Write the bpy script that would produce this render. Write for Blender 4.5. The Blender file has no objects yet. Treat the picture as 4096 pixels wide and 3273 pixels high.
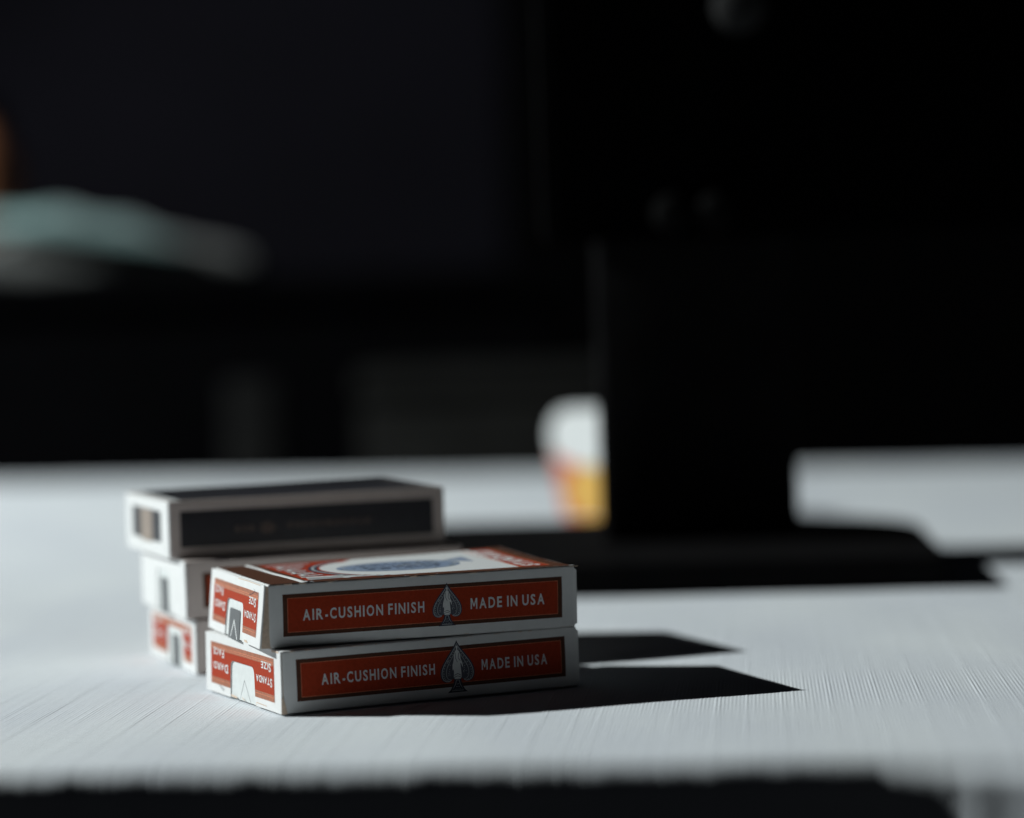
import bpy, bmesh, math, random
import numpy as np
from mathutils import Vector, Matrix, noise

sc = bpy.context.scene
C = sc.collection
rad = math.radians
MM = 0.001
random.seed(7)

# ------------------------------------------------------------------ camera
cam_d = bpy.data.cameras.new('camera')
cam = bpy.data.objects.new('camera', cam_d)
C.objects.link(cam)
sc.camera = cam
cam_d.sensor_width = 36.0
cam_d.lens = 2618.2 / 1024 * 36
cam_d.clip_start = 0.02
cam_d.clip_end = 50
cam_d.dof.use_dof = True
cam_d.dof.focus_distance = 0.742
cam_d.dof.aperture_fstop = 4.6
cam_d.dof.aperture_blades = 0
_p, _r = rad(1.705), rad(1.84)
_fw = Vector((0, math.cos(_p), -math.sin(_p)))
_rt0 = Vector((1, 0, 0))
_up0 = _rt0.cross(_fw)
_rt = math.cos(_r) * _rt0 - math.sin(_r) * _up0
_up = math.cos(_r) * _up0 + math.sin(_r) * _rt0
_m = Matrix((_rt, _up, -_fw)).transposed().to_4x4()
_m.translation = Vector((0, 0, 0.1039))
cam.matrix_world = _m

# ------------------------------------------------------------------ light
w = bpy.data.worlds.new('World')
sc.world = w
w.use_nodes = True
bg = w.node_tree.nodes['Background']
bg.inputs[0].default_value = (0.75, 0.8, 1.0, 1)
bg.inputs[1].default_value = 0.0034

sc.view_settings.view_transform = 'Standard'
sc.view_settings.look = 'None'
sc.view_settings.exposure = 0
sc.view_settings.gamma = 1

ld = bpy.data.lights.new('window_light', 'SPOT')
ld.energy = 510
ld.color = (0.93, 0.997, 0.99)
ld.shadow_soft_size = 0.014
ld.spot_size = rad(150)
ld.spot_blend = 0.25
lo = bpy.data.objects.new('window_light', ld)
C.objects.link(lo)
_dir = Vector((math.cos(rad(29.3)) * math.cos(rad(-14.5)), math.cos(rad(29.3)) * math.sin(rad(-14.5)), -math.sin(rad(29.3))))
_tgt = Vector((0.0, 0.77, 0.0))
lo.location = _tgt - _dir * 3.0
lo.rotation_euler = (-_dir).to_track_quat('Z', 'Y').to_euler()

# ------------------------------------------------------------------ helpers
def tag(o, label=None, cat=None, group=None, kind=None):
    if label: o['label'] = label
    if cat: o['category'] = cat
    if group: o['group'] = group
    if kind: o['kind'] = kind
    return o

def empty(name, loc, rz=0, rx=0, ry=0):
    o = bpy.data.objects.new(name, None)
    o.empty_display_size = 0.01
    C.objects.link(o)
    o.location = loc
    o.rotation_euler = (rx, ry, rz)
    return o

def mesh_obj(name, verts, faces, mat, parent=None, smooth=False):
    me = bpy.data.meshes.new(name)
    me.from_pydata([tuple(v) for v in verts], [], faces)
    me.update()
    if smooth:
        me.polygons.foreach_set('use_smooth', [True] * len(me.polygons))
    me.materials.append(mat)
    o = bpy.data.objects.new(name, me)
    C.objects.link(o)
    if parent: o.parent = parent
    return o

def nodes(name):
    m = bpy.data.materials.new(name)
    m.use_nodes = True
    nt = m.node_tree
    return m, nt, nt.nodes['Principled BSDF']

def N(nt, t, **kw):
    n = nt.nodes.new(t)
    for k, v in kw.items():
        if k in n.inputs: n.inputs[k].default_value = v
        else: setattr(n, k, v)
    return n

def surf(name, col, rough=0.6, spec=0.35, var=0.08, scale=300, bump=0.0, bscale=900, bdist=0.0001, sheen=0, col2=None, coat=0, thr=None):
    """paint / paper / ink: base colour with fine procedural mottling and relief"""
    m, nt, b = nodes(name)
    L = nt.links
    tc = N(nt, 'ShaderNodeTexCoord')
    nz = N(nt, 'ShaderNodeTexNoise', Scale=scale, Detail=6.0, Roughness=0.65)
    L.new(tc.outputs['Object'], nz.inputs['Vector'])
    mx = N(nt, 'ShaderNodeMix', data_type='RGBA')
    rp = N(nt, 'ShaderNodeValToRGB')
    lo_, hi_ = thr if thr else (0.35, 0.65)
    rp.color_ramp.elements[0].position = lo_
    rp.color_ramp.elements[1].position = hi_
    L.new(nz.outputs['Fac'], rp.inputs['Fac'])
    L.new(rp.outputs['Color'], mx.inputs[0])
    c2 = col2 if col2 else tuple(c * (1 - var) for c in col)
    c1 = col if col2 else tuple(min(1, c * (1 + var)) for c in col)
    mx.inputs[6].default_value = (*c1, 1)
    mx.inputs[7].default_value = (*c2, 1)
    L.new(mx.outputs[2], b.inputs['Base Color'])
    b.inputs['Roughness'].default_value = rough
    b.inputs['Specular IOR Level'].default_value = spec
    if sheen: b.inputs['Sheen Weight'].default_value = sheen
    if coat:
        b.inputs['Coat Weight'].default_value = coat
        b.inputs['Coat Roughness'].default_value = 0.2
    if bump:
        n2 = N(nt, 'ShaderNodeTexNoise', Scale=bscale, Detail=4.0)
        L.new(tc.outputs['Object'], n2.inputs['Vector'])
        bp = N(nt, 'ShaderNodeBump', Strength=bump, Distance=bdist)
        L.new(n2.outputs['Fac'], bp.inputs['Height'])
        L.new(bp.outputs['Normal'], b.inputs['Normal'])
    return m

# ------------------------------------------------------------------ materials
PAPER = surf('white_carton_board', (0.69, 0.69, 0.685), 0.55, 0.3, 0.03, 250, 0.35, 2500, 0.00006)
PAPER_IN = surf('uncoated_inner_board', (0.62, 0.64, 0.635), 0.8, 0.2, 0.05, 400, 0.4, 2500, 0.00006)
PAPER_SHADE = surf('shade_toned_board', (0.52, 0.445, 0.415), 0.55, 0.3, 0.03, 250, 0.35, 2500, 0.00006)  # white board with the far stack's warm shade put into its colour
KRAFT = surf('raw_board_edge', (0.60, 0.47, 0.37), 0.9, 0.1, 0.12, 700, 0.4, 3000, 0.00008)
RED = surf('red_ink', (0.34, 0.037, 0.012), 0.6, 0.10, 0.12, 1400, 0.2, 3000, 0.00004)
RIM = surf('brown_ink', (0.085, 0.034, 0.02), 0.6, 0.1, 0.15, 900, 0.2, 3000, 0.00004)
LINE = surf('pale_red_ink', (0.66, 0.20, 0.10), 0.5, 0.3, 0.3, 1500)
WHITE = surf('white_ink', (0.66, 0.67, 0.67), 0.55, 0.3, 0.04, 900)
NAVY = surf('navy_ink', (0.028, 0.034, 0.062), 0.5, 0.3, 0.2, 900)
GREYBLUE = surf('grey_blue_ink', (0.22, 0.28, 0.40), 0.5, 0.3, 0.0, 520, col2=(0.07, 0.10, 0.10), thr=(0.55, 0.63))
SPADEGREY = surf('emblem_grey_ink', (0.085, 0.09, 0.115), 0.6, 0.2, 0.2, 1500)
SLATE = surf('slate_ink', (0.11, 0.115, 0.12), 0.6, 0.3, 0.08, 700)
SLATEL = surf('pale_slate_ink', (0.38, 0.40, 0.41), 0.6, 0.3, 0.08, 700)
BLACKINK = surf('black_ink', (0.015, 0.015, 0.020), 0.45, 0.4, 0.3, 400)
BEIGE = surf('beige_ink', (0.27, 0.22, 0.185), 0.6, 0.3, 0.15, 700)
DIMINK = surf('dim_bronze_ink', (0.10, 0.07, 0.06), 0.5, 0.3, 0.5, 900)
BLKPL = surf('black_plastic', (0.0055, 0.0052, 0.0055), 0.8, 0.02, 0.2, 60, 0.2, 500, 0.0001)
BLKPANEL = surf('black_panel', (0.0010, 0.0010, 0.0011), 0.85, 0.0, 0.2, 40)

# ------------------------------------------------------------------ table and cloth
TROT = rad(-5.4)
TC, TS = math.cos(TROT), math.sin(TROT)
FRONT = 0.633          # world Y of the table's front edge at X = 0
DEPTH = 1.27

def far_depth(x):       # table's back edge runs a little askew
    return DEPTH - 0.13 * x

table = empty('table', (0, FRONT, 0), TROT)
tag(table, 'long table hidden under the white ribbed tablecloth', 'table')
WOOD = surf('dark_table_wood', (0.05, 0.035, 0.025), 0.6, 0.3, 0.2, 30)
def boxmesh(x0, x1, y0, y1, z0, z1):
    v = [(x, y, z) for z in (z0, z1) for y in (y0, y1) for x in (x0, x1)]
    f = [(0, 2, 3, 1), (4, 5, 7, 6), (0, 1, 5, 4), (2, 6, 7, 3), (0, 4, 6, 2), (1, 3, 7, 5)]
    return v, f
def bevel_box(name, dims, mat, parent=None, r=0.002, seg=3):
    v, f = boxmesh(*dims)
    bm = bmesh.new()
    vs = [bm.verts.new(p) for p in v]
    for q in f: bm.faces.new([vs[i] for i in q])
    bmesh.ops.bevel(bm, geom=list(bm.edges), offset=r, segments=seg, affect='EDGES', profile=0.5)
    me = bpy.data.meshes.new(name)
    bm.to_mesh(me); bm.free()
    me.polygons.foreach_set('use_smooth', [True] * len(me.polygons))
    me.materials.append(mat)
    o = bpy.data.objects.new(name, me)
    C.objects.link(o)
    if parent: o.parent = parent
    return o
tv, tf = boxmesh(-0.95, 1.0, 0.006, 1.13, -0.035, -0.0035)
mesh_obj('tabletop', tv, tf, WOOD, table)
for lx in (-0.9, 0.93):
    for ly in (0.05, 1.05):
        v, f = boxmesh(lx, lx + 0.05, ly, ly + 0.05, -0.74, -0.0351)
        mesh_obj('leg', v, f, WOOD, table)

def cloth_material():
    m, nt, b = nodes('white_ribbed_cloth')
    L = nt.links
    tc = N(nt, 'ShaderNodeTexCoord')
    # fibres: noise stretched along the ribs
    mp = N(nt, 'ShaderNodeMapping')
    mp.inputs['Scale'].default_value = (2400, 500, 2400)
    L.new(tc.outputs['Object'], mp.inputs['Vector'])
    nz = N(nt, 'ShaderNodeTexNoise', Scale=1.0, Detail=3.0)
    L.new(mp.outputs['Vector'], nz.inputs['Vector'])
    mp2 = N(nt, 'ShaderNodeMapping')
    mp2.inputs['Scale'].default_value = (18, 7, 18)
    L.new(tc.outputs['Object'], mp2.inputs['Vector'])
    big = N(nt, 'ShaderNodeTexNoise', Scale=1.0, Detail=4.0)
    L.new(mp2.outputs['Vector'], big.inputs['Vector'])
    ad = N(nt, 'ShaderNodeMath', operation='MULTIPLY_ADD')
    L.new(nz.outputs['Fac'], ad.inputs[0]); ad.inputs[1].default_value = 0.4
    L.new(big.outputs['Fac'], ad.inputs[2])
    rp = N(nt, 'ShaderNodeValToRGB')
    rp.color_ramp.elements[0].position = 0.45
    rp.color_ramp.elements[0].color = (0.635, 0.665, 0.715, 1)
    rp.color_ramp.elements[1].position = 0.95
    rp.color_ramp.elements[1].color = (0.74, 0.77, 0.79, 1)
    L.new(ad.outputs[0], rp.inputs['Fac'])
    L.new(rp.outputs['Color'], b.inputs['Base Color'])
    b.inputs['Roughness'].default_value = 0.85
    b.inputs['Specular IOR Level'].default_value = 0.15
    # cross threads and slubs that break up the ribs
    mp3 = N(nt, 'ShaderNodeMapping')
    mp3.inputs['Scale'].default_value = (700, 1500, 700)
    L.new(tc.outputs['Object'], mp3.inputs['Vector'])
    cr = N(nt, 'ShaderNodeTexNoise', Scale=1.0, Detail=4.0, Roughness=0.7)
    L.new(mp3.outputs['Vector'], cr.inputs['Vector'])
    sm = N(nt, 'ShaderNodeMath', operation='MULTIPLY_ADD')
    L.new(cr.outputs['Fac'], sm.inputs[0]); sm.inputs[1].default_value = 2.2
    L.new(nz.outputs['Fac'], sm.inputs[2])
    bp = N(nt, 'ShaderNodeBump', Strength=0.6, Distance=0.00007)
    L.new(sm.outputs[0], bp.inputs['Height'])
    L.new(bp.outputs['Normal'], b.inputs['Normal'])
    return m
CLOTH = cloth_material()

def build_cloth():
    lam = 1.06 * MM
    per = 6
    nr = int(0.78 / lam)
    x0 = -0.34
    rng = np.random.RandomState(3)
    xs_f = x0 + np.arange(nr * per + 1) * lam / per
    ridx = np.arange(nr * per + 1) / per
    # each rib has its own height; every so often a thicker cord
    amp = 0.55 + 0.55 * rng.rand(nr + 3)
    k = 3
    while k < nr:
        amp[k] += 0.4 + 0.6 * rng.rand()
        if rng.rand() < 0.4: amp[k + 1] += 0.8
        k += rng.randint(6, 13)
    fr = ridx % 1.0
    base = np.sin(np.pi * fr) ** 1.3 
    h = base * amp[ridx.astype(int)]
    xs = np.concatenate([np.linspace(-1.0, x0 - 0.004, 60), xs_f, np.linspace(xs_f[-1] + 0.004, 1.05, 60)])
    hs = np.concatenate([np.zeros(60), h, np.zeros(60)])
    nx = len(xs)
    R = 0.009
    rows = []      # (kind, s)
    for z in np.linspace(-0.30, -R, 26): rows.append((0.0, z, -1.0, 0.0, 1.0))           # y, z, ny, nz, drape weight
    for a in np.linspace(0, math.pi / 2, 13)[1:]:
        rows.append((R * (1 - math.cos(a)), -R + R * math.sin(a), -math.cos(a), math.sin(a), 1 - a / (math.pi / 2)))
    ys = np.concatenate([R + np.linspace(0.003, 0.35, 58), np.linspace(0.37, 1.0, 24)])
    for y in ys: rows.append((y, 0.0, 0.0, 1.0, 0.0))
    nt_ = len(rows)
    yy = np.array([r[0] for r in rows]); zz = np.array([r[1] for r in rows])
    ny = np.array([r[2] for r in rows]); nz_ = np.array([r[3] for r in rows]); dw = np.array([r[4] for r in rows])
    X = np.tile(xs, (nt_, 1))
    Y = np.repeat(yy[:, None], nx, 1)
    Z = np.repeat(zz[:, None], nx, 1)
    # stretch the rows beyond 0.36 m to the (skewed) back edge
    fd = DEPTH - 0.13 * xs
    far = yy > 0.363
    t = (yy[far] - 0.363) / (1.0 - 0.363)
    Y[far] = 0.363 + t[:, None] * (fd[None, :] - 0.363)
    fade = np.ones(nt_)
    fade[far] = np.clip(1 - t * 2.5, 0.0, 1)
    A = 0.056 * MM
    ph = np.concatenate([np.zeros(60), (rng.rand(nr + 3) * 6.28)[ridx.astype(int)], np.zeros(60)])
    jit = 1 + 0.16 * np.sin(Y * 110 + ph[None, :]) + 0.12 * np.sin(Y * 37 + 2 * ph[None, :]) 
    D = A * hs[None, :] * fade[:, None] * jit
    # slow waves of the cloth lying on the table
    und = (0.16 * MM * np.sin(X * 31 + 1.3 + 0.8 * np.sin(Y * 17)) * np.sin(Y * 24 + 0.6 + 0.5 * np.sin(X * 12))
           + 0.09 * MM * np.sin(X * 83 + Y * 37 + 2) + 0.22 * MM * np.sin(X * 9 + Y * 14)) - 0.47 * MM
    wt = (1 - dw)[:, None]
    Z += (und * wt) + D * nz_[:, None]
    # a soft crease left of the stacks
    # folds in the hanging part
    s = np.clip(-Z / 0.05, 0, 1)
    hang = np.clip((R - np.minimum(Y, R)) / R, 0, 1)
    fold = (0.00022 * np.sin(X * 150 + 0.5) + 0.00012 * np.sin(X * 263 + 2.1) + 0.00009 * np.sin(X * 418)
            + 0.00004 * np.sin(X * 700 + 1.0)) * (1 + 0.6 * np.clip((-X) / 0.15, -0.7, 1))
    # large fold near the right end: its left flank faces the light
    u = X - 0.085
    big = np.where(u > 0, 0.027 * np.sin(np.clip(u / 0.080, 0, 1) * math.pi / 2) ** 1.4 - 0.012 * np.clip((u - 0.078) / 0.05, 0, 1.0), 0)
    big += np.where(u > 0.02, 0.0003 * np.sin(u * 330), 0)
    flare = 0.02 * Z * hang
    # big fold pushes the edge toward the camera, less at the very top
    Y += -(fold * (0.35 + s) + big * (0.35 + 0.65 * s)) * hang - flare + D * ny[:, None] * 0.45
    Y -= 0.0
    # gentle wander of the front edge height
    Z += -0.0006 * (0.5 + 0.5 * np.sin(X * 70 + 0.8 * np.sin(X * 31))) * np.exp(-np.clip(Y, 0, 1) / 0.02) * (1 - np.abs(0)) * (hang * 0 + 1) * np.where(Z < 0.001, 1, 0) * np.clip((R * 3 - Y) / (R * 3), 0, 1)
    # back drape
    rb = 10
    XB = np.tile(xs, (rb, 1)); YB = np.zeros((rb, nx)); ZB = np.zeros((rb, nx))
    for i in range(rb):
        a = (i + 1) / 6 * math.pi / 2 if i < 6 else math.pi / 2
        YB[i] = fd + R * math.sin(a)
        ZB[i] = Z[-1] - R * (1 - math.cos(a)) - (0 if i < 6 else (i - 5) * 0.06)
    X = np.vstack([X, XB]); Y = np.vstack([Y, YB]); Z = np.vstack([Z, ZB])
    n = X.shape[0]
    me = bpy.data.meshes.new('tablecloth')
    me.vertices.add(n * nx)
    me.vertices.foreach_set('co', np.stack([X, Y, Z], 2).astype(np.float32).ravel())
    i, j = np.meshgrid(np.arange(n - 1), np.arange(nx - 1), indexing='ij')
    q = np.stack([i * nx + j, i * nx + j + 1, (i + 1) * nx + j + 1, (i + 1) * nx + j], 2).reshape(-1, 4)
    me.loops.add(q.size); me.polygons.add(len(q))
    me.polygons.foreach_set('loop_start', np.arange(0, q.size, 4))
    me.polygons.foreach_set('loop_total', np.full(len(q), 4))
    me.loops.foreach_set('vertex_index', q.ravel())
    me.update(calc_edges=True)
    me.polygons.foreach_set('use_smooth', [True] * len(me.polygons))
    me.materials.append(CLOTH)
    o = bpy.data.objects.new('tablecloth', me)
    C.objects.link(o)
    o.location = (0, FRONT, 0); o.rotation_euler = (0, 0, TROT)
    tag(o, 'white finely ribbed tablecloth hanging over the front edge of the table', 'tablecloth')
    return o
build_cloth()

# ------------------------------------------------------------------ flat print helpers
def curve_text(body, size, xscale=1.0, bold=0.0, spacing=1.0, small_caps=False):
    """text outline -> (verts, faces) in a plane, left edge at 0, baseline at 0"""
    cu = bpy.data.curves.new('lettering', 'FONT')
    cu.body = body
    cu.size = size
    cu.offset = bold
    cu.space_character = spacing
    cu.resolution_u = 3
    if small_caps:
        cu.small_caps_scale = 0.8
        for i, ch in enumerate(body):
            if i > 0 and body[i - 1] != ' ': cu.body_format[i].use_small_caps = True
    ob = bpy.data.objects.new('lettering', cu)
    me = bpy.data.meshes.new_from_object(ob)
    v = [(p.co.x * xscale, p.co.y) for p in me.vertices]
    f = [tuple(p.vertices) for p in me.polygons]
    bpy.data.meshes.remove(me)
    bpy.data.objects.remove(ob)
    bpy.data.curves.remove(cu)
    mx = min(p[0] for p in v)
    return [(x - mx, y) for x, y in v], f

M_GLYPH = [(0, 0), (0, 0.7), (0.135, 0.7), (0.30, 0.30), (0.465, 0.7), (0.60, 0.7), (0.60, 0), (0.475, 0), (0.475, 0.47), (0.345, 0.16), (0.255, 0.16), (0.125, 0.47), (0.125, 0)]
_glyphs = {}
def glyph(ch, bold):
    if (ch, bold) not in _glyphs:
        if ch == 'M':
            g = tri_poly(M_GLYPH)
        else:
            g = curve_text(ch, 1.0, 1.0, bold)
            hh = max(p[1] for p in g[0]) - (0 if ch == '-' else min(p[1] for p in g[0]))
            if ch != '-':
                m0 = min(p[1] for p in g[0])
                g = [(x, (y - m0) * 0.7 / hh) for x, y in g[0]], g[1]
        _glyphs[(ch, bold)] = g
    return _glyphs[(ch, bold)]

def fit_text(body, width, cap, bold=0.0, spacing=1.0, small_caps=False):
    """letters laid out one by one, then scaled to a width and a cap height"""
    V = []; F = []; x = 0
    gap = 0.10 * spacing
    for i, ch in enumerate(body):
        if ch == ' ':
            x += 0.27; continue
        v, f = glyph(ch, bold)
        k = 0.8 if small_caps and i > 0 and body[i - 1] != ' ' else 1.0
        wx = {'I': 1.0, '-': 0.8, 'C': 0.86, 'O': 0.84, 'D': 0.88, 'N': 0.88, 'U': 0.9, 'A': 0.86, 'H': 0.88}.get(ch, 1.0) * (0.5 + 0.5 * k)
        o = len(V)
        V += [(x + a * wx, b * k) for a, b in v]
        F += [tuple(q + o for q in t) for t in f]
        x += max(p[0] for p in v) * wx + gap
    wd = max(p[0] for p in V)
    return [(a * width / wd, b * cap / 0.7) for a, b in V], F

def tri_poly(pts, holes=()):
    """fill an outline (with holes) -> verts2d, faces"""
    from mathutils.geometry import tessellate_polygon
    loops = [[Vector((x, y, 0)) for x, y in pts]] + [[Vector((x, y, 0)) for x, y in h] for h in holes]
    flat = [p for l in loops for p in l]
    tris = tessellate_polygon(loops)
    return [(p.x, p.y) for p in flat], [tuple(t) for t in tris]

def rect(x0, x1, y0, y1, n=1):
    if n <= 1:
        return [(x0, y0), (x1, y0), (x1, y1), (x0, y1)], [(0, 1, 2, 3)]
    v = []; f = []
    for i in range(n + 1):
        t = i / n
        v += [(x0 + (x1 - x0) * t, y0), (x0 + (x1 - x0) * t, y1)]
        if i: f.append((2 * i - 2, 2 * i, 2 * i + 1, 2 * i - 1))
    return v, f

def joinp(*parts):
    V = []; F = []
    for v, f in parts:
        o = len(V); V += list(v); F += [tuple(i + o for i in q) for q in f]
    return V, F

def frame(x0, x1, y0, y1, w, n=14):
    return joinp(rect(x0, x1, y0, y0 + w, n), rect(x0, x1, y1 - w, y1, n), rect(x0, x0 + w, y0 + w, y1 - w), rect(x1 - w, x1, y0 + w, y1 - w))

def ribbon(pts, w, closed=False):
    n = len(pts); V = []; F = []
    for i in range(n):
        if closed: a = pts[i - 1]; b = pts[(i + 1) % n]
        else: a = pts[max(i - 1, 0)]; b = pts[min(i + 1, n - 1)]
        dx, dy = b[0] - a[0], b[1] - a[1]
        l = math.hypot(dx, dy) or 1
        ww = w(i / (n - 1)) if callable(w) else w
        nx, ny = -dy / l * ww / 2, dx / l * ww / 2
        V += [(pts[i][0] + nx, pts[i][1] + ny), (pts[i][0] - nx, pts[i][1] - ny)]
    for i in range(n - 1 + (1 if closed else 0)):
        j = (i + 1) % n
        F.append((2 * i, 2 * i + 1, 2 * j + 1, 2 * j))
    return V, F

def disc(cx, cy, r, ry=None, n=10):
    ry = ry or r
    return [(cx + r * math.cos(2 * math.pi * i / n), cy + ry * math.sin(2 * math.pi * i / n)) for i in range(n)], [tuple(range(n))]

def xf(p, sx=1, sy=1, dx=0, dy=0):
    v, f = p
    return [(x * sx + dx, y * sy + dy) for x, y in v], f

# ------------------------------------------------------------------ card boxes
class CardBox:
    """tuck box, local mm: x along the long side, y away from the long side in view, z up"""
    def __init__(s, name, x, y, yaw, z, T, L=91.0, W=64.5, bulge=0.35, lean=(0, 0), seed=0, curl=0.0):
        s.curl = curl
        s.e = empty(name, (x * MM, y * MM, z * MM), rad(yaw))
        s.L, s.W, s.T, s.b, s.lean, s.seed = L, W, T, bulge, lean, seed
    def warp(s, p):
        x, y, z = p
        L, W, T = s.L, s.W, s.T
        u = min(max(x / L, 0), 1); v = min(max(y / W, 0), 1); t = min(max(z / T, 0), 1)
        sx, sy, sz = math.sin(math.pi * u), math.sin(math.pi * v), math.sin(math.pi * t)
        o = s.seed * 7.3
        n = noise.noise(Vector((x * 0.045 + o, y * 0.05, z * 0.09)))
        n2 = noise.noise(Vector((x * 0.16 + o, y * 0.16, z * 0.3 + 5)))
        y2 = y + (2 * v - 1) * s.b * (0.7 * sx * sz + 0.35 * sz) + (0.22 * n + 0.06 * n2) * sx
        z2 = z + (2 * t - 1) * 0.25 * s.b * sx * sy + 0.10 * n * sx * (t - 0.0)
        z2 += s.curl * (u * v) ** 2 * t
        x2 = x + 0.16 * noise.noise(Vector((y * 0.09, z * 0.1, o))) * (1 if u > 0.5 else 0.6)
        if x < 0.4:
            lt, lb = s.lean
            x2 -= (lb + (lt - lb) * t) * (1 if x <= 0.001 else 0.0)
        return (x2 * MM, y2 * MM, z2 * MM)
    def put(s, name, V, F, mat, parent=None, smooth=True, cut=False):
        if cut:
            bm = bmesh.new()
            vs = [bm.verts.new(p) for p in V]
            for q in F:
                try: bm.faces.new([vs[i] for i in q])
                except ValueError: pass
            for ax in range(3):
                lo_ = min(p[ax] for p in V); hi_ = max(p[ax] for p in V)
                step = 1.6 if ax == 2 else 2.2
                if hi_ - lo_ < 0.3: continue
                no = [0, 0, 0]; no[ax] = 1
                k = math.ceil(lo_ / step) * step
                while k < hi_:
                    if k > lo_ + 1e-4:
                        co = [0, 0, 0]; co[ax] = k + 0.0137
                        bmesh.ops.bisect_plane(bm, geom=list(bm.verts) + list(bm.edges) + list(bm.faces), plane_co=co, plane_no=no, dist=1e-5)
                    k += step
            bm.verts.index_update()
            V = [tuple(v.co) for v in bm.verts]
            F = [tuple(v.index for v in f.verts) for f in bm.faces]
            bm.free()
        return mesh_obj(name, [s.warp(p) for p in V], F, mat, parent or s.e, smooth)
    # ---- solid with softly rounded, worn edges
    def body(s, mat=PAPER, r=0.55):
        L, W, T = s.L, s.W, s.T
        def axis(n, l):
            a = [0, r * 0.35, r * 0.75, r * 1.3]
            mid = list(np.linspace(r * 1.3, l - r * 1.3, n))[1:-1]
            return a + mid + [l - q for q in reversed(a)]
        ax, ay, az = axis(40, L), axis(28, W), axis(12, T)
        idx = {}; V = []; F = []
        def vid(p):
            k = (round(p[0], 4), round(p[1], 4), round(p[2], 4))
            if k not in idx:
                q = Vector(p)
                c = Vector((min(max(q.x, r), L - r), min(max(q.y, r), W - r), min(max(q.z, r), T - r)))
                d = q - c
                if d.length > 1e-6:
                    mxd = max(abs(d.x), abs(d.y), abs(d.z))
                    wear = 1 + 0.25 * noise.noise(q * 0.35 + Vector((s.seed, 0, 0)))
                    d = d.normalized() * mxd * (1 if (abs(d.x) > 1e-6) + (abs(d.y) > 1e-6) + (abs(d.z) > 1e-6) < 2 else 1 / max(wear, 1))
                idx[k] = len(V); V.append(tuple(c + d))
            return idx[k]
        def face(ua, va, fn, flip):
            for i in range(len(ua) - 1):
                for j in range(len(va) - 1):
                    q = [vid(fn(ua[i], va[j])), vid(fn(ua[i + 1], va[j])), vid(fn(ua[i + 1], va[j + 1])), vid(fn(ua[i], va[j + 1]))]
                    F.append(tuple(reversed(q)) if flip else tuple(q))
        face(ax, ay, lambda a, b: (a, b, 0), True); face(ax, ay, lambda a, b: (a, b, T), False)
        face(ax, az, lambda a, b: (a, 0, b), False); face(ax, az, lambda a, b: (a, W, b), True)
        face(ay, az, lambda a, b: (0.01, a, b), True); face(ay, az, lambda a, b: (L, a, b), False)
        return s.put('carton', V, F, mat)
    # ---- flat print on faces.  pattern given as (u, v) mm
    def side(s, name, pat, mat, parent=None, off=0.04):
        v, f = pat
        return s.put(name, [(a, -off, b) for a, b in v], f, mat, parent, False, True)
    def top(s, name, pat, mat, parent=None, off=0.04):
        v, f = pat
        return s.put(name, [(a, b, s.T + off) for a, b in v], f, mat, parent, False, True)
    def end(s, name, pat, mat, parent=None, off=0.04):
        v, f = pat
        return s.put(name, [(-off, a, b) for a, b in v], [tuple(reversed(q)) for q in f], mat, parent, False, True)
    def end_slab(s, name, outline, x0, x1, mat, parent=None):
        V2, tris = tri_poly(outline)
        n = len(V2)
        V = [(x0, a, b) for a, b in V2] + [(x1, a, b) for a, b in V2]
        F = [tuple(t) for t in tris] + [tuple(reversed([i + n for i in t])) for t in tris]
        F += [(i, (i + 1) % n, (i + 1) % n + n, i + n) for i in range(n)]
        o = s.put(name, V, F, mat, parent, False, True)
        bm = bmesh.new(); bm.from_mesh(o.data)
        bmesh.ops.recalc_face_normals(bm, faces=bm.faces)
        bm.to_mesh(o.data); bm.free()
        return o

def subdiv_line(a, b, n):
    return [(a[0] + (b[0] - a[0]) * i / n, a[1] + (b[1] - a[1]) * i / n) for i in range(n)]

def notch_pts(c, hw, top, bot, spread=0.0, r=2.2, n=6):
    """outline of a thumb notch, from its near foot over the top to its far foot"""
    pts = [(c - hw - spread, bot)]
    for i in range(n + 1):
        a = math.pi + (-math.pi / 2) * i / n
        pts.append((c - hw + r + r * math.cos(a), top - r + r * math.sin(a)))
    for i in range(n + 1):
        a = math.pi / 2 - (math.pi / 2) * i / n
        pts.append((c + hw - r + r * math.cos(a), top - r + r * math.sin(a)))
    pts.append((c + hw + spread, bot))
    return pts

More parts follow.
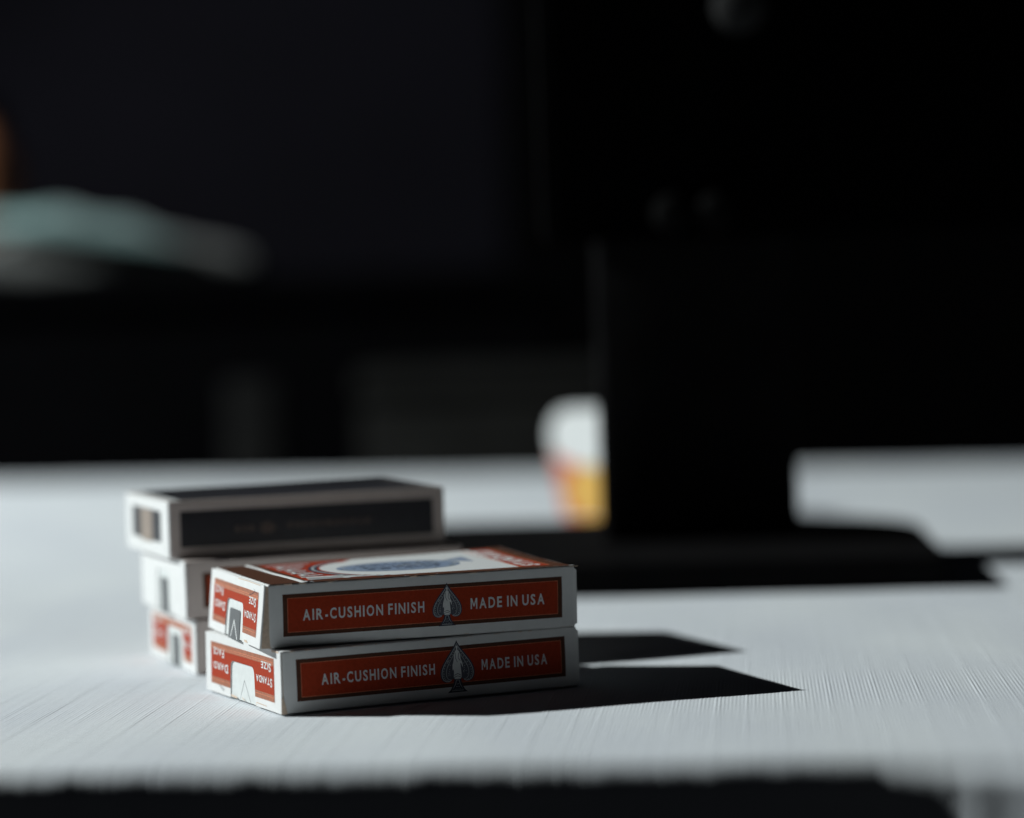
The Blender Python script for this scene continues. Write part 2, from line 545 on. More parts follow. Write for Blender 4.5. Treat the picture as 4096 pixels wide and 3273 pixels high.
def spade(box, cx, z0, hgt, wid):
    e = None
    # outline of the spade (half), normalised: x in 0..0.5, y in 0..1
    half = [(0.0, 1.0), (0.028, 0.955), (0.075, 0.90), (0.145, 0.83), (0.235, 0.745), (0.335, 0.65), (0.425, 0.55), (0.48, 0.46), (0.498, 0.375),
            (0.485, 0.30), (0.44, 0.24), (0.365, 0.205), (0.28, 0.20), (0.20, 0.222), (0.135, 0.262), (0.10, 0.262), (0.105, 0.21), (0.145, 0.13), (0.215, 0.045), (0.29, 0.0)]
    out = half + [(-x, y) for x, y in reversed(half) if x > 0]
    S = lambda p: (cx + p[0] * wid, z0 + p[1] * hgt)
    em = box.side('spade_emblem', tri_poly([S(p) for p in out]), NAVY, None, 0.10)
    fillp = [(x * 0.93, 0.36 + (y - 0.36) * 0.92) for x, y in half[1:15]]
    fo = [(0, 0.945)] + fillp + [(-x, y) for x, y in reversed(fillp)]
    box.side('emblem_field', tri_poly([S(p) for p in fo]), SPADEGREY, em, 0.115)
    inner = [(x * 0.91, 0.36 + (y - 0.36) * 0.90) for x, y in half[1:14]]
    ln = ribbon([S(p) for p in [(-x, y) for x, y in reversed(inner)] + [(0, 0.945)] + inner], 0.016 * hgt)
    in2 = [(x * 0.66, 0.37 + (y - 0.36) * 0.76) for x, y in half[2:13]]
    l2a = ribbon([S(p) for p in in2], 0.011 * hgt)
    l2b = ribbon([S((-x, y)) for x, y in in2], 0.011 * hgt)
    ped = ribbon([S(p) for p in [(-0.04, 0.235), (-0.07, 0.15), (-0.17, 0.035), (0.17, 0.035), (0.07, 0.15), (0.04, 0.235)]], 0.014 * hgt, True)
    box.side('emblem_outline', joinp(ln, l2a, l2b, ped), SLATEL, em, 0.13)
    fig = [(0.0, 0.90), (0.022, 0.885), (0.028, 0.86), (0.018, 0.835), (0.02, 0.815), (0.06, 0.79), (0.095, 0.72), (0.105, 0.64), (0.15, 0.57), (0.165, 0.49), (0.15, 0.485),
           (0.12, 0.545), (0.09, 0.56), (0.10, 0.47), (0.115, 0.38), (0.12, 0.29), (0.085, 0.255), (-0.085, 0.255), (-0.12, 0.30), (-0.11, 0.40), (-0.125, 0.48), (-0.11, 0.56), (-0.13, 0.45), (-0.155, 0.42),
           (-0.15, 0.53), (-0.11, 0.62), (-0.095, 0.72), (-0.06, 0.79), (-0.02, 0.815), (-0.018, 0.835), (-0.028, 0.86), (-0.022, 0.885)]
    box.side('statue_figure', tri_poly([S((x * 0.95, y)) for x, y in fig]), WHITE, em, 0.13)
    fl = [ribbon([S((-0.10, 0.33)), S((0, 0.36)), S((0.10, 0.32))], 0.012 * hgt),
          ribbon([S((-0.10, 0.29)), S((0, 0.315)), S((0.10, 0.285))], 0.010 * hgt),
          ribbon([S((0.05, 0.76)), S((0.03, 0.66)), S((0.085, 0.60))], 0.010 * hgt),
          ribbon([S((-0.05, 0.76)), S((-0.05, 0.66)), S((0.0, 0.58))], 0.010 * hgt)]
    box.side('figure_line', joinp(*fl), NAVY, em, 0.15)
    rng = random.Random(4)
    dots = []
    for side_ in (-1, 1):
        for k in range(16):
            t = k / 15
            i = 2 + t * 10
            a, b = half[int(i)], half[min(int(i) + 1, 13)]
            q = (a[0] + (b[0] - a[0]) * (i % 1), a[1] + (b[1] - a[1]) * (i % 1))
            f_ = 0.79 + 0.05 * rng.random()
            dots.append(disc(*S((side_ * q[0] * f_, 0.36 + (q[1] - 0.36) * (f_ + 0.04))), 0.011 * hgt, n=6))
        for k in range(13):
            dots.append(disc(*S((side_ * (0.17 + 0.12 * rng.random()), 0.30 + 0.36 * rng.random())), 0.009 * hgt, n=6))
    for x, y in ((-0.08, 0.06), (-0.03, 0.06), (0.03, 0.06), (0.08, 0.06), (-0.04, 0.11), (0.0, 0.11), (0.04, 0.11), (-0.02, 0.16), (0.02, 0.16)):
        dots.append(disc(*S((x, y)), 0.009 * hgt, n=6))
    box.side('emblem_dots', joinp(*dots), SLATEL, em, 0.15)

def side_print(box, x0, x1, z0, z1, t1, t2, zt, cap, rim=1.3, logo=None):
    pn = box.side('side_print', rect(x0, x1, z0, z1, 30), RIM)
    box.side('red_field', rect(x0 + rim, x1 - rim, z0 + rim * 0.85, z1 - rim * 0.85, 30), RED, pn, 0.06)
    box.side('thin_frame_line', frame(x0 + rim, x1 - rim, z0 + rim * 0.85, z1 - rim * 0.85, 0.13, 30), LINE, pn, 0.08)
    for nm, body, (a, b) in (('lettering', 'AIR-CUSHION FINISH', t1), ('lettering', 'MADE IN USA', t2)):
        v, f = fit_text(body, b - a, cap, bold=0.022, spacing=1.85)
        box.side(nm, ([(x + a, y + zt) for x, y in v], f), WHITE, pn, 0.10)

def end_design(box, inner_mat, line_mat, arch=False, T=None, text=True, print_=True, grey_hw=6.5, notch=(32.0, 10.0, 10.9), slab=True):
    """end panel with a thumb notch at its foot, orange print around it"""
    L, W, T = box.L, box.W, box.T
    c, hw, top = notch
    npt = notch_pts(c, hw, top, 0.05, 0.9)
    out = [(0.15, 0.05)] + npt + [(W - 0.15, 0.05), (W - 0.15, T - 0.1), (0.15, T - 0.1)]
    ep = box.end_slab('end_panel', out, 0.0, -0.45, PAPER)
    o = 0.50
    if print_:
        v0, v1, z0, z1 = 5.3, W - 5.0, 2.7, T - 2.5
        pn = npt[1:-1]
        nz = [p for p in pn if p[1] > z0]
        slope = lambda z: 0.9 * (1 - z / top)
        def side_at(z, sgn): return c + sgn * (hw + slope(z))
        red = [(v0, z0), (side_at(z0, -1), z0)] + nz + [(side_at(z0, 1), z0), (v1, z0), (v1, z1), (v0, z1)]
        pr = box.end('end_print', tri_poly(red), RED, ep, o)
        bands = joinp(rect(v0, v1, z1 - 2.1, z1, 20), rect(v0, side_at(z0, -1), z0, z0 + 2.0, 6), rect(side_at(z0, 1), v1, z0, z0 + 2.0, 6))
        BAND = bpy.data.materials.get('tan_brown_ink') or surf('tan_brown_ink', (0.33, 0.12, 0.065), 0.5, 0.3, 0.2, 900)
        box.end('brown_band', bands, BAND, pr, o + 0.03)
        lines = joinp(rect(v0, v1, z1 - 1.75, z1 - 1.62, 20), rect(v0, v1, z1 - 1.25, z1 - 1.1, 20),
                      rect(v0, side_at(z0, -1), z0 + 1.2, z0 + 1.33, 6), rect(side_at(z0, 1), v1, z0 + 1.2, z0 + 1.33, 6))
        box.end('fine_line', lines, LINE, pr, o + 0.05)
        if text:
            # the print stands on its head: glyphs run away from the near edge, tops down
            def inv(body, v_start, width, ztop, cap, sc=True):
                v, f = fit_text(body, width, cap, bold=0.02, small_caps=sc)
                return [(v_start + x, ztop - y) for x, y in v], [tuple(reversed(q)) for q in f]
            lets = [inv('STANDA', 6.9, 13.4, 9.2, 2.5), inv('SIZE', 7.6, 8.2, 13.4, 2.5),
                    inv('DARD', 44.2, 13.0, 9.2, 2.5), inv('FACE', 47.6, 9.5, 13.4, 2.5)]
            for lt in lets: box.end('lettering', lt, WHITE, pr, o + 0.06)
    if arch:
        # white slip standing in the notch, with a slate seal on it
        box.end('notch_slip', tri_poly(notch_pts(c, hw - 0.1, top - 0.1, 0.1, 0.8)), PAPER_IN, ep, 0.10)
        g = notch_pts(c + 0.3, grey_hw, top - 2.6, -0.55, 0.2, 1.1)
        gp = box.end('slate_seal', tri_poly(g), SLATE, ep, 0.30)
        if line_mat:
            box.end('seal_stripe', joinp(ribbon([(c + 4.2, 0.0), (c + 0.6, top - 5.8)], 0.65), ribbon([(c - 4.0, -0.1), (c + 0.6, top - 5.8)], 0.65)), line_mat, gp, 0.34)
    else:
        box.end('notch_slip', tri_poly(notch_pts(c, hw - 0.1, top - 0.1, 0.1, 0.8)), PAPER_IN, ep, 0.10)
        if line_mat:
            box.end('slip_line', joinp(ribbon([(c - 5.6, 0.3), (c - 0.6, top - 4.8)], 0.16), ribbon([(c + 3.2, 0.5), (c - 0.6, top - 4.8)], 0.14)), line_mat, ep, 0.14)
    return ep

GRP = 'playing card boxes in two stacks'
# --- front stack, lower
bl = CardBox('card_box', -65.6, 719.9, 25.2, 0.15, 17.45, seed=1, bulge=0.3, lean=(0.0, 0.2))
tag(bl.e, 'lower red card box of the near stack, large spade overlapping its red side panel', 'card box', GRP)
bl.body()
side_print(bl, 4.0, 87.0, 3.2, 14.9, (11.3, 45.6), (60.2, 81.0), 7.3, 3.05)
spade(bl, 52.6, 1.6, 14.9, 10.8)
end_design(bl, PAPER_IN, SLATE)
cg = bl.put('corner_flap', *(lambda V, F: (V, F))(
    [(-0.42, 0.12, 0.0), (0.0, -0.12, 0.0), (1.0, -0.16, 0.0), (-0.42, 0.12, 4.5), (0.0, -0.12, 4.5), (0.4, -0.16, 3.0)],
    [(0, 1, 4, 3), (1, 2, 5, 4)]), KRAFT)
# --- front stack, upper
bu = CardBox('card_box', -69.4, 724.5, 19.3, 17.95, 17.75, seed=2, bulge=0.3, lean=(0.5, 2.3), curl=1.1)
tag(bu.e, 'upper red card box of the near stack, dark slate tab in its end notch', 'card box', GRP)
bu.body()
side_print(bu, 4.1, 86.9, 3.0, 14.8, (9.8, 45.2), (59.0, 81.4), 7.2, 3.1)
spade(bu, 52.0, 2.9, 12.3, 8.9)
end_design(bu, PAPER_IN, WHITE, arch=True)
# raw inner flap seen in the gap beside the sprung end panel
gapV = [(-0.55 - 0.0, 0.35, 17.3), (0.55, 0.05, 17.3), (-2.25, 0.35, 0.05), (0.55, 0.05, 0.05), (-1.3, 0.35, 9), (0.55, 0.05, 9)]
def raw(box, name, V, F, mat):
    return mesh_obj(name, [(a * MM, b * MM, c * MM) for a, b, c in V], F, mat, box.e, False)
raw(bu, 'dust_flap', gapV, [(2, 3, 5, 4), (4, 5, 1, 0)], KRAFT)
raw(bl, 'dust_flap', [(-0.3, 0.35, 17.2), (0.5, 0.06, 17.2), (-0.7, 0.35, 0.05), (0.5, 0.06, 0.05)], [(2, 3, 1, 0)], KRAFT)

# top print of the upper box
def top_design(b):
    L, W = b.L, b.W
    tp = b.top('top_print', rect(0.6, L - 0.7, 0.28, W - 0.4, 40), RIM, None, 0.03)
    b.top('red_field', rect(12.5, 76.0, 5.2, W - 3.6, 30), RED, tp, 0.05)
    # white medallion running out to both long edges
    oc = (43.0, 31.0)
    left = [(43.0 - 18.5 * math.cos(a), 31.0 + 25.0 * math.sin(a)) for a in np.linspace(-1.25, 1.25, 26)]
    med = left + [(41.5, 60.9), (79.0, 60.9), (76.0, 5.4), (37.5, 5.4)]
    rimp = [(43.0 - 20.6 * math.cos(a), 31.0 + 27.0 * math.sin(a)) for a in np.linspace(-1.2, 1.2, 26)]
    b.top('emblem_rim', ribbon(rimp, 2.6), NAVY, tp, 0.07)
    b.top('emblem_rim_line', ribbon(rimp, 0.8), SLATEL, tp, 0.09)
    b.top('white_medallion', tri_poly(med), WHITE, tp, 0.09)
    ell = [(47.5 + 18.3 * math.cos(a) * (1.0 if math.cos(a) > 0 else 1.03), 30.5 + 14.5 * math.sin(a)) for a in np.linspace(0, 2 * math.pi, 48)[:-1]]
    b.top('blue_oval', tri_poly(ell), GREYBLUE, tp, 0.11)
    b.top('blue_oval_line', ribbon([(47.5 + 16.9 * math.cos(a), 30.5 + 12.6 * math.sin(a)) for a in np.linspace(0, 2 * math.pi, 40)[:-1]], 0.35, True), SLATEL, tp, 0.125)
    rng = random.Random(5)
    marks = []
    for row, y in enumerate((24.0, 28.0, 33.0, 37.5)):
        x = 36
        while x < 58:
            ln = 0.8 + rng.random() * 2.6
            marks.append(rect(x, x + ln, y - 0.7, y + 0.5 + rng.random()))
            x += ln + 0.6 + rng.random()
    b.top('oval_mark', joinp(*marks), NAVY, tp, 0.13)
    b.top('oval_highlight', joinp(ribbon([(47, 31), (51, 32.0), (55, 31)], 1.0), ribbon([(58, 33), (60, 33)], 0.9)), SLATEL, tp, 0.14)
    b.top('blue_pennant', tri_poly([(63.5, 38), (70.5, 29.5), (71.5, 45.0)]), GREYBLUE, tp, 0.11)
    # red band with white lettering across the far end
    b.top('red_band', rect(76.3, 85.6, 5.4, W - 3.6), RED, tp, 0.06)
    v, f = fit_text('STANDARD', 50.0, 5.8, bold=0.045)
    b.top('lettering', ([(83.9 - y, 7.5 + x) for x, y in v], f), WHITE, tp, 0.09)
    b.top('band_line', joinp(rect(76.3, 76.7, 5.4, W - 3.6), rect(85.2, 85.6, 5.4, W - 3.6)), LINE, tp, 0.10)
    # large white script with a navy shadow beside it
    st = []; sh = []
    def stroke(pts, w0, w1=None):
        ww = (lambda t: w0 + ((w1 or w0) - w0) * t)
        st.append(ribbon(pts, ww))
        sh.append(ribbon([(x + 0.5, y - 0.75) for x, y in pts], ww))
    ys = [6.6, 9.2, 11.8, 14.2, 18.5, 22.5, 26.5, 31.5, 36.0, 41.0, 46.0, 51.0, 56.0]
    xe = [43.0, 34.0, 31.0, 25.5, 21.0, 19.5, 20.5, 19.0, 20.5, 20.0, 22.5, 24.0, 27.0]
    for k, (y, x1) in enumerate(zip(ys, xe)):
        x0 = 13.4 + (k % 3) * 0.5
        pts = [(x0 + (x1 - x0) * t, y + 0.7 * math.sin(t * 3.1 + k)) for t in np.linspace(0, 1, 9)]
        stroke(pts, 1.5 if k < 4 else 1.2, 0.9 if k < 3 else 1.2)
    for k, (x, y, dx, dy) in enumerate([(22.5, 12.4, 3.6, 1.4), (17.5, 20.4, 2.4, 3.4), (17, 29.0, 2.0, 3.2), (18, 38.4, 2.0, 3.0), (17.5, 48.4, 2.0, 3.2), (26, 6.8, 2.2, 1.6)]):
        stroke([(x + dx * math.cos(a), y + dy * math.sin(a)) for a in np.linspace(0.4, 4.4, 10)], 0.9)
    b.top('script_shadow', joinp(*sh), NAVY, tp, 0.07)
    b.top('script_lettering', joinp(*st), WHITE, tp, 0.12)
    # worn white crease where the lid folds
    pts = [(9.2 + 1.3 * t + 0.25 * math.sin(t * 9), 62.5 - 61.9 * t) for t in np.linspace(0, 1, 30)]
    pts += [(11.6, 0.3), (12.6, 0.15)]
    V = []; F = []
    for i, (x, y) in enumerate(pts):
        w_ = 0.55 + 0.35 * (i / len(pts)) + 0.2 * noise.noise(Vector((i * 0.7, 0, 0)))
        V += [(x - w_, y, b.T + 0.04), (x, y, b.T + 0.42), (x + w_, y, b.T + 0.04)]
        if i:
            a = 3 * i - 3; c = 3 * i
            F += [(a, c, c + 1, a + 1), (a + 1, c + 1, c + 2, a + 2)]
    b.put('worn_crease', V, F, PAPER, tp)
    # frayed white specks on the arrises
    rg = random.Random(9)
    sp = []
    for k in range(16):
        x = rg.choice([rg.uniform(14, 90), rg.uniform(84, 90.5)])
        sp.append(rect(x, x + rg.uniform(0.3, 1.3), 0.12, 0.12 + rg.uniform(0.1, 0.3)))
    for k in range(14):
        y = rg.uniform(2, 40)
        sp.append(rect(0.2, 0.2 + rg.uniform(0.2, 0.6), y, y + rg.uniform(0.5, 2.5)))
    sp.append(disc(90.2, 0.6, 0.9, 0.5))
    b.top('worn_edge', joinp(*sp), PAPER, tp, 0.10)
top_design(bu)

# bottom end closures seen edge-on at the right
for b in (bl, bu):
    T = b.T
    b.put('bottom_flap', [(90.9, 0.75, 0.5), (91.95, 1.1, 0.9), (91.95, 1.1, T - 1.4), (90.9, 0.75, T - 0.7),
                          (90.9, 63.5, 0.5), (91.95, 63.2, 0.9), (91.95, 63.2, T - 1.4), (90.9, 63.5, T - 0.7)],
          [(0, 1, 2, 3), (1, 5, 6, 2), (0, 4, 5, 1), (3, 2, 6, 7), (4, 7, 6, 5)], PAPER, None, False)

# scuffs, a crease and torn board at the box ends
bu_s = bu.end('scratch_line', joinp(ribbon([(6.5, 14.9), (9.5, 15.2), (13.5, 14.1), (16.0, 14.0)], 0.16), ribbon([(9.5, 15.2), (10.6, 15.9)], 0.12)), NAVY, None, 0.62)
bu.end('torn_edge', joinp(tri_poly([(14.0, 0.35), (17.8, 0.3), (18.6, 0.9), (16.0, 1.0)]), ribbon([(4.0, T - 0.35), (18.0, T - 0.28), (30.0, T - 0.4)], 0.22)), KRAFT, None, 0.56)
bl.end('torn_edge', joinp(ribbon([(12.0, 1.0), (20.2, 1.15), (20.6, 0.3)], 0.22), ribbon([(37.0, 0.55), (42.0, 0.8)], 0.55), ribbon([(30.5, 0.4), (32.5, 1.2)], 0.3),
                          tri_poly([(1.2, 16.9), (6.5, 16.7), (7.0, 17.3), (1.4, 17.35)])), KRAFT, None, 0.56)
bl.end('scratch_line', joinp(ribbon([(48.5, 1.5), (51.0, 2.2)], 0.6), ribbon([(50.5, 2.2), (53.0, 2.5)], 0.3)), SLATEL, None, 0.58)
for b, q in ((bl, 0.3), (bu, 1.1)):
    rg2 = random.Random(int(q * 10))
    sc_ = []
    for k in range(15):
        x = rg2.uniform(1, 90)
        sc_.append(rect(x, x + rg2.uniform(0.4, 2.2), b.T - 0.30, b.T - 0.30 + rg2.uniform(0.08, 0.22)))
    for k in range(9):
        x = rg2.uniform(1, 90)
        sc_.append(rect(x, x + rg2.uniform(0.4, 1.8), 0.2, 0.2 + rg2.uniform(0.08, 0.2)))
    b.side('worn_edge', joinp(*sc_), KRAFT, None, 0.05)

# --- back stack
bb = CardBox('card_box', -100.4, 813.0, 20.4, 0.15, 16.9, seed=3, bulge=0.3)
tag(bb.e, 'bottom card box of the blurred far stack, orange print around a grey tab', 'card box', GRP)
bb.body(PAPER_SHADE)
side_b = bb.side('side_print', rect(4.5, 86.5, 3, 14, 20), RIM)
bb.side('red_field', rect(5.8, 85.2, 4.1, 12.9, 20), RED, side_b, 0.06)
end_design(bb, PAPER_IN, None, arch=True, grey_hw=5.0, notch=(28.0, 11.0, 12.4))
bm_ = CardBox('card_box', -103.0, 813.5, 20.0, 17.2, 18.2, seed=4, bulge=0.3)
tag(bm_.e, 'middle card box of the far stack, plain white end with grey tab', 'card box', GRP)
bm_.body(PAPER_SHADE)
side_m = bm_.side('side_print', rect(5.2, 86.5, 3.4, 14.4, 20), RIM)
bm_.side('red_field', rect(6.6, 85.2, 4.6, 13.2, 20), RED, side_m, 0.06)
end_design(bm_, PAPER_IN, None, arch=True, print_=False, grey_hw=5.2, notch=(31.0, 9.5, 13.5))
bk = CardBox('card_box', -108.6, 821.0, 20.0, 35.6, 18.2, seed=5, bulge=0.2)
tag(bk.e, 'topmost card box of the far stack, white with a broad black side panel', 'card box', GRP)
bk.body(PAPER_SHADE)
sk = bk.side('side_print', rect(3.3, 87.0, 3.4, 14.9, 24), BLACKINK)
marks = [disc(31.5, 8.4, 2.6, 1.9, 12)] + [rect(x, x + 1.5, 7.5, 9.4) for x in (21, 23.4, 25.6)] + [rect(38 + i * 2.6, 39.6 + i * 2.6, 8.0, 9.6) for i in range(11)]
bk.side('dim_print', joinp(*marks), DIMINK, sk, 0.07)
ek = bk.end_slab('end_panel', [(0.15, 0.05), (64.3, 0.05), (64.3, 18.1), (0.15, 18.1)], 0.0, -0.45, PAPER)
bk.end('end_print', rect(11.0, 54, 4.6, 14.6, 10), BLACKINK, ek, 0.5)
bk.end('end_stripe', joinp(rect(24, 41.5, 3.9, 14.3, 6)), BEIGE, ek, 0.54)
tk = bk.top('top_print', rect(4.0, 89.5, 1.6, 63.0, 20), BLACKINK, None, 0.03)
bk.top('white_rim', rect(0.6, 4.0, 1.2, 63.6, 4), WHITE, None, 0.05)

# ------------------------------------------------------------------ monitor on its stand
mon = empty('computer_monitor', (0.085, 1.12, 0))
tag(mon, 'large black monitor on a wide flat base behind the card boxes', 'monitor')
def rounded_plate(name, x0, x1, y0, y1, z0, z1, radii, mat, parent):
    cs = [(x1, y1, 0, radii[0]), (x0, y1, 90, radii[1]), (x0, y0, 180, radii[2]), (x1, y0, 270, radii[3])]
    out = []
    for cx, cy, a0, r in cs:
        ox = cx - r if cx == x1 else cx + r
        oy = cy - r if cy == y1 else cy + r
        for i in range(13):
            a = rad(a0 + 90 * i / 12)
            out.append((ox + r * math.cos(a), oy + r * math.sin(a)))
    bm = bmesh.new()
    lo_ = [bm.verts.new((x, y, z0)) for x, y in out]
    f = bm.faces.new(lo_)
    r = bmesh.ops.extrude_face_region(bm, geom=[f])
    vs = [e for e in r['geom'] if isinstance(e, bmesh.types.BMVert)]
    bmesh.ops.translate(bm, verts=vs, vec=(0, 0, z1 - z0))
    top = [e for e in bm.faces if all(abs(v.co.z - z1) < 1e-6 for v in e.verts)]
    edges = [e for e in top[0].edges]
    bmesh.ops.bevel(bm, geom=edges, offset=0.0018, segments=3, affect='EDGES', profile=0.5)
    bmesh.ops.recalc_face_normals(bm, faces=bm.faces)
    me = bpy.data.meshes.new(name); bm.to_mesh(me); bm.free()
    me.materials.append(mat)
    o = bpy.data.objects.new(name, me); C.objects.link(o); o.parent = parent
    return o
rounded_plate('base', -0.145, 0.088, -0.110, 0.128, 0.0003, 0.0125, (0.085, 0.02, 0.012, 0.006), BLKPL, mon)
nk = bevel_box('neck', (-0.051, 0.033, -0.012, 0.080, 0.0125, 0.235), BLKPL, mon, 0.004)
bevel_box('panel', (-0.067, 0.42, -0.045, -0.0125, 0.140, 0.50), BLKPANEL, mon, 0.004)
bevel_box('lit_bezel_strip', (-0.0705, -0.0672, -0.043, -0.0145, 0.142, 0.498), BLKPL, mon, 0.0012)  # panel's lit left side put in as a strip of lighter black
bevel_box('panel_back', (0.05, 0.32, -0.0125, 0.03, 0.24, 0.42), BLKPL, mon, 0.01)
GLINT = surf('grey_glint', (0.018, 0.018, 0.018), 0.9, 0.05, 0.1, 60)
GLINT_DIM = surf('dim_glint', (0.0025, 0.0025, 0.0025), 0.9, 0.05, 0.1, 60)
def ball(name, r, loc, mat, parent):
    bm = bmesh.new()
    bmesh.ops.create_uvsphere(bm, u_segments=20, v_segments=12, radius=r)
    for v in bm.verts: v.co.y *= 0.6
    me = bpy.data.meshes.new(name); bm.to_mesh(me); bm.free()
    me.polygons.foreach_set('use_smooth', [True] * len(me.polygons))
    me.materials.append(mat)
    o = bpy.data.objects.new(name, me); C.objects.link(o); o.parent = parent; o.location = loc
    return o
ball('glint_ball', 0.011, (0.014, -0.049, 0.233), GLINT, mon)  # small balls added so their lit sides read as glints
ball('glint_ball', 0.008, (-0.016, -0.047, 0.150), GLINT_DIM, mon)
ball('glint_ball', 0.008, (0.002, -0.047, 0.150), GLINT_DIM, mon)
mon.rotation_euler = (0, 0, rad(-5))
mon.location = (0.088, 1.12, 0)

# ------------------------------------------------------------------ small printed carton beside the stand
def carton_mat():
    m, nt, b = nodes('colour_printed_card')
    L = nt.links
    tc = N(nt, 'ShaderNodeTexCoord')
    sp = N(nt, 'ShaderNodeSeparateXYZ')
    L.new(tc.outputs['Object'], sp.inputs[0])
    nz = N(nt, 'ShaderNodeTexNoise', Scale=60.0, Detail=3.0)
    L.new(tc.outputs['Object'], nz.inputs['Vector'])
    b.inputs['Base Color'].default_value = (0.8, 0.81, 0.8, 1)
    b.inputs['Roughness'].default_value = 0.5
    return m
pc = empty('printed_carton', (0.0475, 1.42, 0.0), rad(-57))
tag(pc, 'small white carton printed red and yellow beside the black monitor stand', 'carton')
W2, D2, H2 = 0.036, 0.010, 0.064
co = [(-0.022, 0.0), (0.030, 0.0), (0.036, 0.046), (0.033, 0.054), (0.024, 0.0595), (0.008, 0.061), (-0.010, 0.061), (-0.024, 0.0595), (-0.032, 0.054), (-0.035, 0.046)]
c2, ct = tri_poly(co)
nco = len(co)
cv = [(x, -D2, z) for x, z in c2] + [(x, D2, z) for x, z in c2]
cf = [tuple(t) for t in ct] + [tuple(reversed([q + nco for q in t])) for t in ct] + [(k, (k + 1) % nco, (k + 1) % nco + nco, k + nco) for k in range(nco)]
mesh_obj('carton_body', cv, cf, surf('carton_white', (0.52, 0.53, 0.53), 0.5, 0.3, 0.03, 80), pc)
YEL = surf('yellow_ink', (0.50, 0.29, 0.06), 0.5, 0.3, 0.1, 60)
ORG = surf('orange_red_ink', (0.42, 0.09, 0.04), 0.5, 0.3, 0.1, 60)
GRN = surf('green_ink', (0.13, 0.32, 0.24), 0.5, 0.3, 0.1, 60)
def cpatch(name, pat, mat, off):
    v, f = pat
    return mesh_obj(name, [(x, -D2 - off, z) for x, z in v], f, mat, pc)
cpatch('red_print', tri_poly([(-0.033, 0.036), (0.000, 0.028), (0.032, 0.012), (0.0296, 0.001), (-0.0215, 0.001)]), ORG, 0.0002)
cpatch('yellow_print', xf(disc(0.002, 0.0155, 0.0205, 0.0145, 24)), YEL, 0.0004)
cpatch('green_print', tri_poly([(0.006, 0.028), (0.022, 0.036), (0.032, 0.030), (0.031, 0.016)]), GRN, 0.0003)

# ------------------------------------------------------------------ dim room behind
def struct(name, v, f, mat):
    o = mesh_obj(name, v, f, mat); o['kind'] = 'structure'; return o
v, f = boxmesh(-3.5, 3.5, 4.2, 4.3, -0.75, 2.4)
struct('wall', v, f, surf('dark_wall', (0.0026, 0.0023, 0.0042), 0.95, 0.1, 0.15, 3, 0.3, 40, 0.001))
v, f = boxmesh(0.0, 3.5, 3.9, 3.99, -0.75, 2.4)
struct('added_dark_sheet', v, f, surf('added_sheet_black', (0.0006, 0.0006, 0.0007), 0.95, 0.02, 0.15, 3, 0.3, 40, 0.001))  # near-black sheet added so the wall's right side goes dark
v, f = boxmesh(-3.5, 3.5, -2.0, 4.2, -0.85, -0.75)
struct('floor', v, f, surf('dark_floor', (0.012, 0.012, 0.013), 0.8, 0.1, 0.2, 5))

# dark cabinet carrying the folded teal cloth
cab = empty('cabinet', (-0.62, 2.95, -0.75))
tag(cab, 'low dark cabinet behind the table at the left', 'cabinet')
CABM = surf('dark_cabinet_wood', (0.0012, 0.0012, 0.0016), 0.9, 0.02, 0.2, 10)
bevel_box('cabinet_body', (-0.6, 0.66, -0.2, 0.25, 0.0, 0.890), CABM, cab, 0.004)
bevel_box('cabinet_top', (-0.62, 0.68, -0.22, 0.27, 0.891, 0.922), CABM, cab, 0.003)
def lump(name, n, m_, fn, mat, parent=None):
    V = []; F = []
    for i in range(n):
        for j in range(m_):
            V.append(fn(i / (n - 1), j / m_))
    for i in range(n - 1):
        for j in range(m_):
            F.append((i * m_ + j, i * m_ + (j + 1) % m_, (i + 1) * m_ + (j + 1) % m_, (i + 1) * m_ + j))
    F.append(tuple(reversed(range(m_)))); F.append(tuple((n - 1) * m_ + j for j in range(m_)))
    return mesh_obj(name, V, F, mat, parent, True)
def cloth_roll(length, r0, r1, flat, seed, droop=0.0):
    def fn(t, u):
        a = 2 * math.pi * u
        prof = math.sin(math.pi * min(max(t * 0.98 + 0.01, 0), 1)) ** 0.45
        r = (r0 + (r1 - r0) * t) * prof
        nn = noise.noise(Vector((t * 6, math.cos(a) * 1.3, math.sin(a) * 1.3 + seed)))
        r *= 1 + 0.22 * nn
        z = max(r * flat * math.sin(a), -r * flat * 0.6) + r * flat * 0.6 - droop * t * t
        return ((t - 0.5) * length, r * math.cos(a), z)
    return fn
TEAL = surf('teal_cloth', (0.17, 0.26, 0.255), 0.9, 0.1, 0.2, 20, 0.4, 120, 0.002, 0.3)
TEALD = surf('grey_olive_cloth', (0.075, 0.078, 0.076), 0.9, 0.1, 0.2, 20, 0.4, 120, 0.002, 0.2)
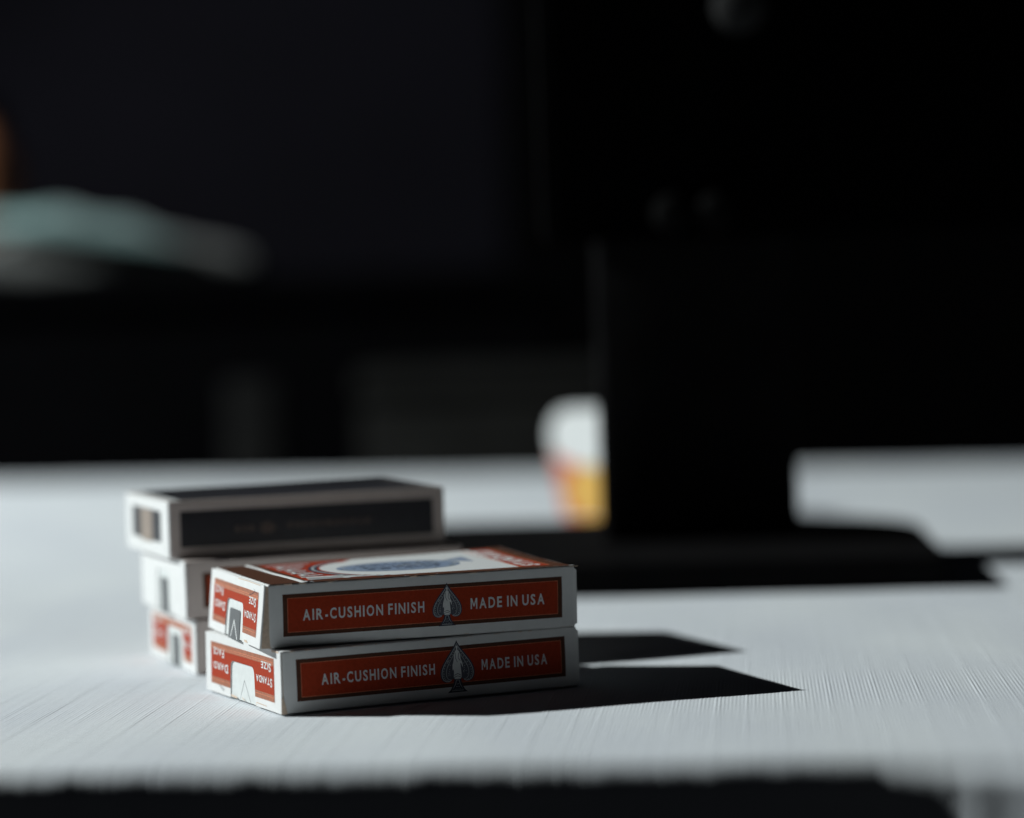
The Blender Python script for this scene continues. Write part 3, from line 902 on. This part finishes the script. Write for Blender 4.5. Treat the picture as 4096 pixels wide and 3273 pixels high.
tc_ = empty('crumpled_cloth', (-0.44, 2.80, 0.174), rad(-3))
tag(tc_, 'crumpled teal and grey cloth lying far back at the left edge', 'cloth')
o = lump('grey_fold', 40, 28, cloth_roll(0.37, 0.062, 0.045, 0.66, 2.0), TEALD, tc_); o.location = (-0.01, 0.02, 0)
o = lump('teal_fold', 40, 28, cloth_roll(0.23, 0.028, 0.026, 0.60, 5.0, 0.016), TEAL, tc_); o.location = (-0.005, -0.050, 0.046); o.rotation_euler = (0, rad(4), 0)
jar = empty('orange_jar', (-0.572, 2.84, 0.162))
tag(jar, 'dim orange brown jar cut off by the left edge of the picture', 'jar')
def jarf(t, u):
    a = 2 * math.pi * u
    pr = 0.046 * (1 if 0.06 < t < 0.82 else (0.9 if t <= 0.06 else 0.9 - 0.35 * (t - 0.82) / 0.18))
    return (pr * math.cos(a), pr * math.sin(a), 0.19 * t)
lump('jar_body', 24, 28, jarf, surf('orange_glaze', (0.19, 0.075, 0.035), 0.5, 0.3, 0.1, 20), jar)
def lidf(t, u):
    a = 2 * math.pi * u
    return (0.03 * math.cos(a), 0.03 * math.sin(a), 0.191 + 0.018 * t)
lump('lid', 4, 24, lidf, BLKPL, jar)

# faint dark chair leg and dark case past the back of the table
ch = bevel_box('dark_post', (-0.025, 0.025, -0.02, 0.02, 0.0, 0.815), surf('dim_grey_paint', (0.009, 0.009, 0.009), 0.8, 0.05, 0.2, 20), None, 0.004)
ch.location = (-0.247, 2.50, -0.75)
tag(ch, 'faint dark grey post standing behind the back edge of the table', 'post')
cs = empty('dark_case', (0.0, 2.55, -0.75), rad(-6))
tag(cs, 'dim dark grey case behind the table and the printed carton', 'case')
bevel_box('case_body', (-0.135, 0.16, -0.1, 0.1, 0.0, 0.79), surf('dim_case', (0.009, 0.009, 0.0085), 0.8, 0.05, 0.3, 12), cs, 0.012)
bevel_box('case_lid', (-0.137, 0.162, -0.102, 0.102, 0.792, 0.822), surf('dim_case_lid', (0.009, 0.009, 0.0085), 0.8, 0.05, 0.3, 12), cs, 0.008)
